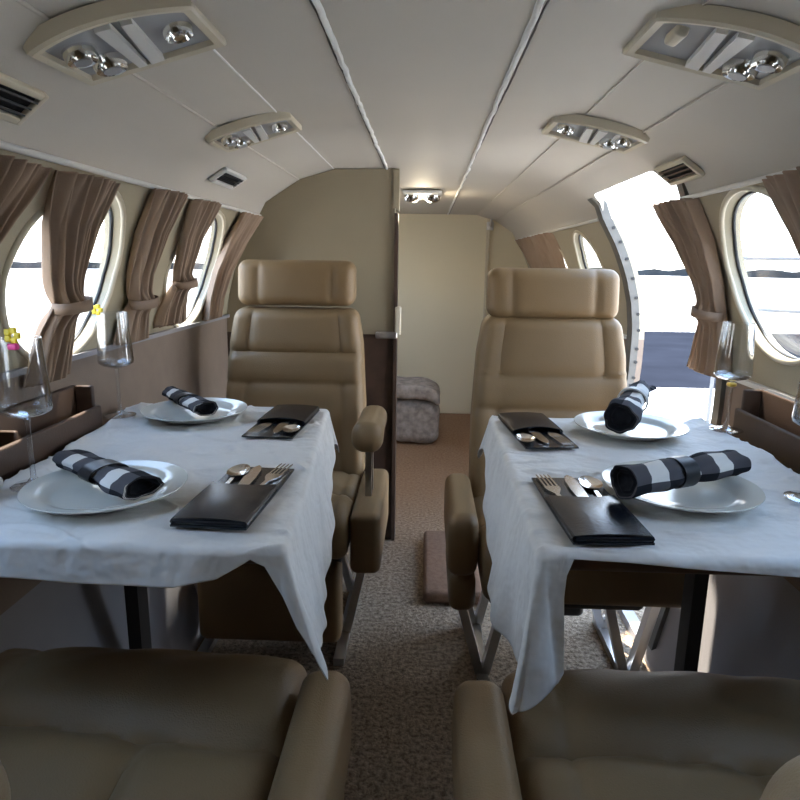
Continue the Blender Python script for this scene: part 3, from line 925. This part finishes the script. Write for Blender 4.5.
# ------------------------------------------------------------------ curtains
def make_curtain(side, top, tie, bot, zt, zb, z_tie, pleats, seed, label, amp=.011, tie_band=True, xoff=.02):
    """top/tie/bot: (y0,y1) extents at top, tie height and bottom"""
    NS, NT = 110, 70; G = np.zeros((NS, NT, 3)); rs = np.random.RandomState(seed); ph = rs.uniform(0, 6)
    for j in range(NT):
        t = j / (NT - 1); z = zt + (zb - zt) * t
        if tie is not None:
            tt = (zt - z_tie) / (zt - zb)
            if t < tt: f = (t / tt) ** 1.35; A, B, q = top, tie, f
            else: f = ((t - tt) / (1 - tt)) ** .8; A, B, q = tie, bot, f
        else: A, B, q = top, bot, t
        ya = A[0] + (B[0] - A[0]) * q; yb = A[1] + (B[1] - A[1]) * q
        wd = (yb - ya); k = min(1.0, .35 + wd / .22)
        near = math.exp(-((t - ((zt - z_tie) / (zt - zb))) / .05) ** 2) if tie is not None else 0
        for i in range(NS):
            s = i / (NS - 1)
            wob = .12 * math.sin(5 * t + ph)
            pl = math.sin(2 * PI * pleats * s + ph + wob * 6) + .35 * math.sin(2 * PI * pleats * 2.3 * s + 2 * ph)
            y = ya + wd * (s + .018 * math.sin(2 * PI * pleats * s * 1.0 + 1 + ph) * k)
            round_ = .022 * near * math.sin(PI * s)
            x = xw(min(z, 1.30)) - xoff - amp * (1.15 - .35 * near) * pl - round_ - (.018 * math.sin(PI * s) if tie else 0)
            zz = z
            if j == NT - 1: zz += .004 * pl
            if j < 4: x += amp * .25 * math.sin(2 * PI * pleats * 3 * s) * (1 - j / 4)
            G[i, j] = (side * x, y, zz)
    mb = MB(); mb.grid(G, flip=(side < 0))
    o = obj('curtain', mb, M['curtain'], None, 180); rebase(o); solid(o, .002, 0)
    tag(o, label, 'curtain', 'taupe window curtains')
    if tie is not None and tie_band:
        yc = (tie[0] + tie[1]) / 2; hw = (tie[1] - tie[0]) / 2 + .008
        xc = xw(z_tie) - xoff - .02
        P = []
        for hz in (-.011, .011):
            P.append([(side * (xc + (amp + .022) * math.cos(a)) , yc + hw * math.sin(a), z_tie + hz + .006 * math.sin(a)) for a in np.linspace(0, 2 * PI, 33)[:-1]])
        mb = MB(); mb.grid(np.array(P), cv=True)
        b = obj('tieback', mb, M['tie'], o, 180); solid(b, .004, 0); b.location = -Vector(o.location)
    return o
make_curtain(-1, (.84, 1.085), (.87, .95), (.82, .96), 1.283, .90, 1.05, 6, 1, 'taupe curtain cut by the left frame edge')
make_curtain(-1, (1.13, 1.32), (1.25, 1.325), (1.18, 1.305), 1.286, .895, 1.045, 6, 2, 'taupe tied curtain hanging across the nearest left window')
make_curtain(-1, (1.52, 1.68), (1.595, 1.665), (1.54, 1.70), 1.298, .93, 1.03, 5, 3, 'taupe tied curtain on the near side of the second left window')
make_curtain(-1, (1.775, 1.95), (1.86, 1.93), (1.79, 1.96), 1.298, .95, 1.07, 6, 4, 'taupe tied curtain on the far side of the second left window')
make_curtain(-1, (2.23, 2.47), None, (2.19, 2.34), 1.298, .93, 1.0, 5, 5, 'taupe curtain hanging straight beside the partition', amp=.010)
make_curtain(1, (1.62, 1.85), (1.645, 1.745), (1.645, 1.85), 1.298, .855, 1.02, 6, 6, 'taupe tied curtain at the entry door opening')
make_curtain(1, (.94, 1.27), (1.11, 1.195), (1.06, 1.23), 1.298, .87, 1.00, 6, 7, 'taupe tied curtain cut by the right frame edge')
make_curtain(1, (3.45, 4.65), None, (3.45, 4.5), 1.298, .95, 1.0, 9, 8, 'taupe curtain bunched behind the right rear seat headrest', amp=.014)

# ------------------------------------------------------------------ ceiling consoles, vents, fixtures
def slope(x): return math.atan2(zc(abs(x) + .02) - zc(abs(x) - .02), .04)
def console(side, cx, cy, label, nozzle=True, sc=1.0):
    """local: x outboard, z up (ceiling surface at z=0)"""
    t = thing('reading_light_console', label, 'ceiling light', (side * cx, cy, zc(cx) - .006), 0, 'ceiling reading light consoles')
    t.rotation_euler = (0, -math.atan2(zc(cx + .12) - zc(cx - .12), .24) * side, 0)
    L = .105 * sc; n = 40
    pts = []
    for i in range(n):       # curved near edge
        f = i / (n - 1); pts.append((-L + 2 * L * f, sc * (-.048 - .038 * f - .034 * math.sin(PI * f) ** .8)))
    for i in range(8):       # straight far edge
        f = i / 7; pts.append((L * .97 - 1.97 * L * f, sc * (.062 + .036 * f)))
    o1 = pts; o2 = [(x * .88 + .002, y * .84) for x, y in o1]
    d = .014
    rings = [[(x * 1.02, y * 1.03, 0.004) for x, y in o1], [(x, y, -d) for x, y in o1], [(x * .97, y * .95, -d - .003) for x, y in o1],
             [(x, y, -d) for x, y in o2], [(x * .98, y * .98, -.003) for x, y in o2]]
    R = np.array(rings); R[:, :, 0] *= side
    mb = MB(); mb.grid(R, cv=True); fr = obj('frame', mb, M['plastic_cream'], t, 40, fix=True)
    mb = MB(); b = MB(); b.prism([(side * x * .995, y * .995) for x, y in o2], -.006, -.001); obj('backing', b, M['console_grey'], t, fix=True)
    # swivelling lamps at the outboard end
    for px, py, rr in ((.062 * sc, -.030 * sc, .022 * sc), (.048 * sc, .024 * sc, .024 * sc)):
        mb = MB(); mb.lathe([(.0005, -.030), (rr * .55, -.031), (rr * .62, -.027), (rr * .9, -.030), (rr, -.024), (rr * 1.05, -.012), (rr * 1.1, -.002), (.0005, -.002)], 28)
        la = obj('reading_lamp', mb, M['chrome'], t, 50, loc=(side * px, py, .009), fix=True)
        mb = MB(); mb.lathe([(.0005, -.0285), (rr * .52, -.0285), (rr * .52, -.0325), (.0005, -.0325)], 20); obj('lens', mb, M['console_grey'], la, fix=True)
    # slanted divider panel
    mb = MB(); mb.prism([(side * .022 * sc, .062 * sc), (side * .010 * sc, .064 * sc), (side * -.004 * sc, -.074 * sc), (side * .016 * sc, -.078 * sc)], -.016, -.004); obj('divider', mb, M['plastic_white'], t, fix=True)
    mb = MB(); mb.prism([(side * .004 * sc, .066 * sc), (side * -.016 * sc, .068 * sc), (side * -.030 * sc, -.066 * sc), (side * -.016 * sc, -.07 * sc)], -.016, -.004); obj('divider', mb, M['plastic_white'], t, fix=True)
    if nozzle:
        rr = .021 * sc
        mb = MB(); mb.lathe([(.0005, -.026), (rr * .4, -.027), (rr * .5, -.018), (rr * .75, -.018), (rr * .9, -.026), (rr, -.020), (rr * 1.1, -.002), (.0005, -.002)], 28)
        obj('air_nozzle', mb, M['chrome'], t, 50, loc=(side * -.062 * sc, .012, .008), fix=True)
    else:
        mb = MB(); mb.rbox((0, 0, -.014), (.02, .05, .02), .006); obj('bulb_holder', mb, M['plastic_cream'], t, loc=(side * -.062 * sc, -.01, .006))
    return t
console(-1, .43, .985, 'large cream ceiling light console nearest the camera on the left', True, 1.05)
console(-1, .425, 1.64, 'cream ceiling light console above the far end of the left table', True, .95)
console(1, .415, 1.03, 'large cream ceiling light console nearest the camera on the right', False, 1.05)
console(1, .40, 1.68, 'ceiling light console above the far end of the right table', True, 1.05)

def vent(side, cy, cx, ly, label, slat_mat, frame_mat, wx=.07):
    t = thing('air_vent', label, 'air vent', (side * cx, cy, zc(cx) - .004), 0, 'headliner air vents')
    t.rotation_euler = (0, -slope(cx) * side, 0)
    fr = MB()
    for sy in (-1, 1): fr.rbox((0, sy * (ly / 2 - .006), -.004), (wx, .012, .012), .003, k=2)
    for sx_ in (-1, 1): fr.rbox((sx_ * (wx / 2 - .006), 0, -.004), (.012, ly - .02, .012), .003, k=2)
    obj('frame', fr, frame_mat, t)
    b = MB(); b.box((0, 0, 0), (wx - .016, ly - .016, .006)); obj('backing', b, M['black'], t)
    for k in range(3):
        s = MB(); s.box(((k - 1) * (wx - .03) / 2.6, 0, -.007), (.003, ly - .026, .009), roty(.5 * side)); obj('slat', s, slat_mat, t)
    return t
vent(-1, .915, .600, .19, 'black louvered air vent with cream frame at the left frame edge', M['black'], M['plastic_cream'], .065)
vent(-1, 1.93, .582, .20, 'small black air vent above the second left window', M['black'], M['plastic_white'], .06)
vent(1, 1.64, .598, .19, 'brown louvered air vent above the entry door curtain', M['brown_vent'], M['plastic_cream'], .065)

t = thing('ceiling_lamp_unit', 'white twin lamp unit on the ceiling before the rear wall', 'ceiling light', (-.03, 3.35, 1.477))
mb = MB(); mb.rbox((0, 0, -.010), (.19, .34, .016), .007, k=3); obj('base_plate', mb, M['plastic_white'], t)
for sx_ in (-1, 1):
    mb = MB(); mb.lathe([(.0005, -.050), (.02, -.05), (.034, -.040), (.04, -.018), (.0005, -.018)], 24); obj('lamp', mb, M['chrome'], t, 50, loc=(sx_ * .052, -.05, 0), fix=True)
mb = MB()
for k in range(4): mb.box((-.03 + k * .02, .08, -.021), (.007, .08, .008))
obj('grille', mb, M['console_grey'], t)
ll = bpy.data.lights.new('lamp_glow', 'POINT'); ll.energy = 3.0; ll.shadow_soft_size = .05; ll.color = (1, .86, .62)
lo = bpy.data.objects.new('lamp_glow', ll); COL.objects.link(lo); lo.parent = t; lo.location = (0, .02, -.09)

t = thing('coat_hook', 'small metal coat hook at the top right corner of the rear wall', 'hook', (.45, 4.805, 1.40))
mb = MB(); mb.rbox((0, 0, 0), (.05, .02, .06), .005); obj('back_plate', mb, M['steel'], t)
mb = MB(); mb.tube([(0, -.005, .01), (0, -.05, .0), (0, -.07, .02), (0, -.07, .045)], .009, 8); obj('hook', mb, M['steel'], t)

t = thing('door_latch', 'cream and steel door latch on the edge of the partition', 'latch', (-.13, PY - .012, .86))
mb = MB(); mb.rbox((-.022, -.006, 0), (.085, .02, .026), .006); obj('bolt', mb, M['steel'], t)
mb = MB(); mb.rbox((.022, .005, .055), (.024, .03, .11), .006); obj('strike_plate', mb, M['plastic_cream'], t)

# ------------------------------------------------------------------ floor things
def lumpy(V, s, seed, f=14):
    d = np.stack([noise2(V[:, 1], V[:, 2], seed, 6, f, f * 3), noise2(V[:, 0], V[:, 2], seed + 1, 6, f, f * 3), noise2(V[:, 0], V[:, 1], seed + 2, 6, f, f * 3)], 1)
    return V + d * s
t = thing('plush_bundle', 'grey plush blanket bundle on the floor beyond the partition', 'blanket', (-.045, 4.06, 0))
mb = MB(); mb.rbox((-.01, 0, .145), (.31, .32, .28), .07, (24, 20, 20), 5, lambda V: lumpy(V, .018, 3)); obj('folded_body', mb, M['plush'], t, 80)
mb = MB()
def flap(V):
    V = lumpy(V, .020, 7); V[:, 2] += -.8 * np.clip(V[:, 0] - .06, 0, 1) ** 2 * 3 - .10 * (V[:, 0]); return V
mb.rbox((-.025, -.01, .345), (.34, .34, .09), .03, (26, 22, 8), 5, flap); obj('top_fold', mb, M['plush'], t, 80)

mb = MB(); mb.rbox((.115, 2.24, .026), (.21, .52, .048), .018, (4, 8, 1), 4)
o = obj('carpeted_step_pad', mb, M['mat_brown'], None, 60); rebase(o); tag(o, 'low brown carpeted pad on the aisle floor beside the right rear seat', 'floor pad')

t = thing('foil_wrapped_sweet', 'gold foil piece on tissue at the left frame edge of the table', 'sweet', (-.672, .86, CZT + .008))
mb = MB(); mb.rbox((0, 0, .016), (.032, .032, .03), .013, (4, 4, 4), 3, lambda V: lumpy(V, .003, 5, 90)); obj('foil', mb, M['gold'], t, 60)
mb = MB(); mb.rbox((.0, .03, .012), (.05, .06, .022), .009, (14, 14, 4), 3, lambda V: lumpy(V, .006, 6, 70)); obj('tissue', mb, M['cloth'], t, 80)
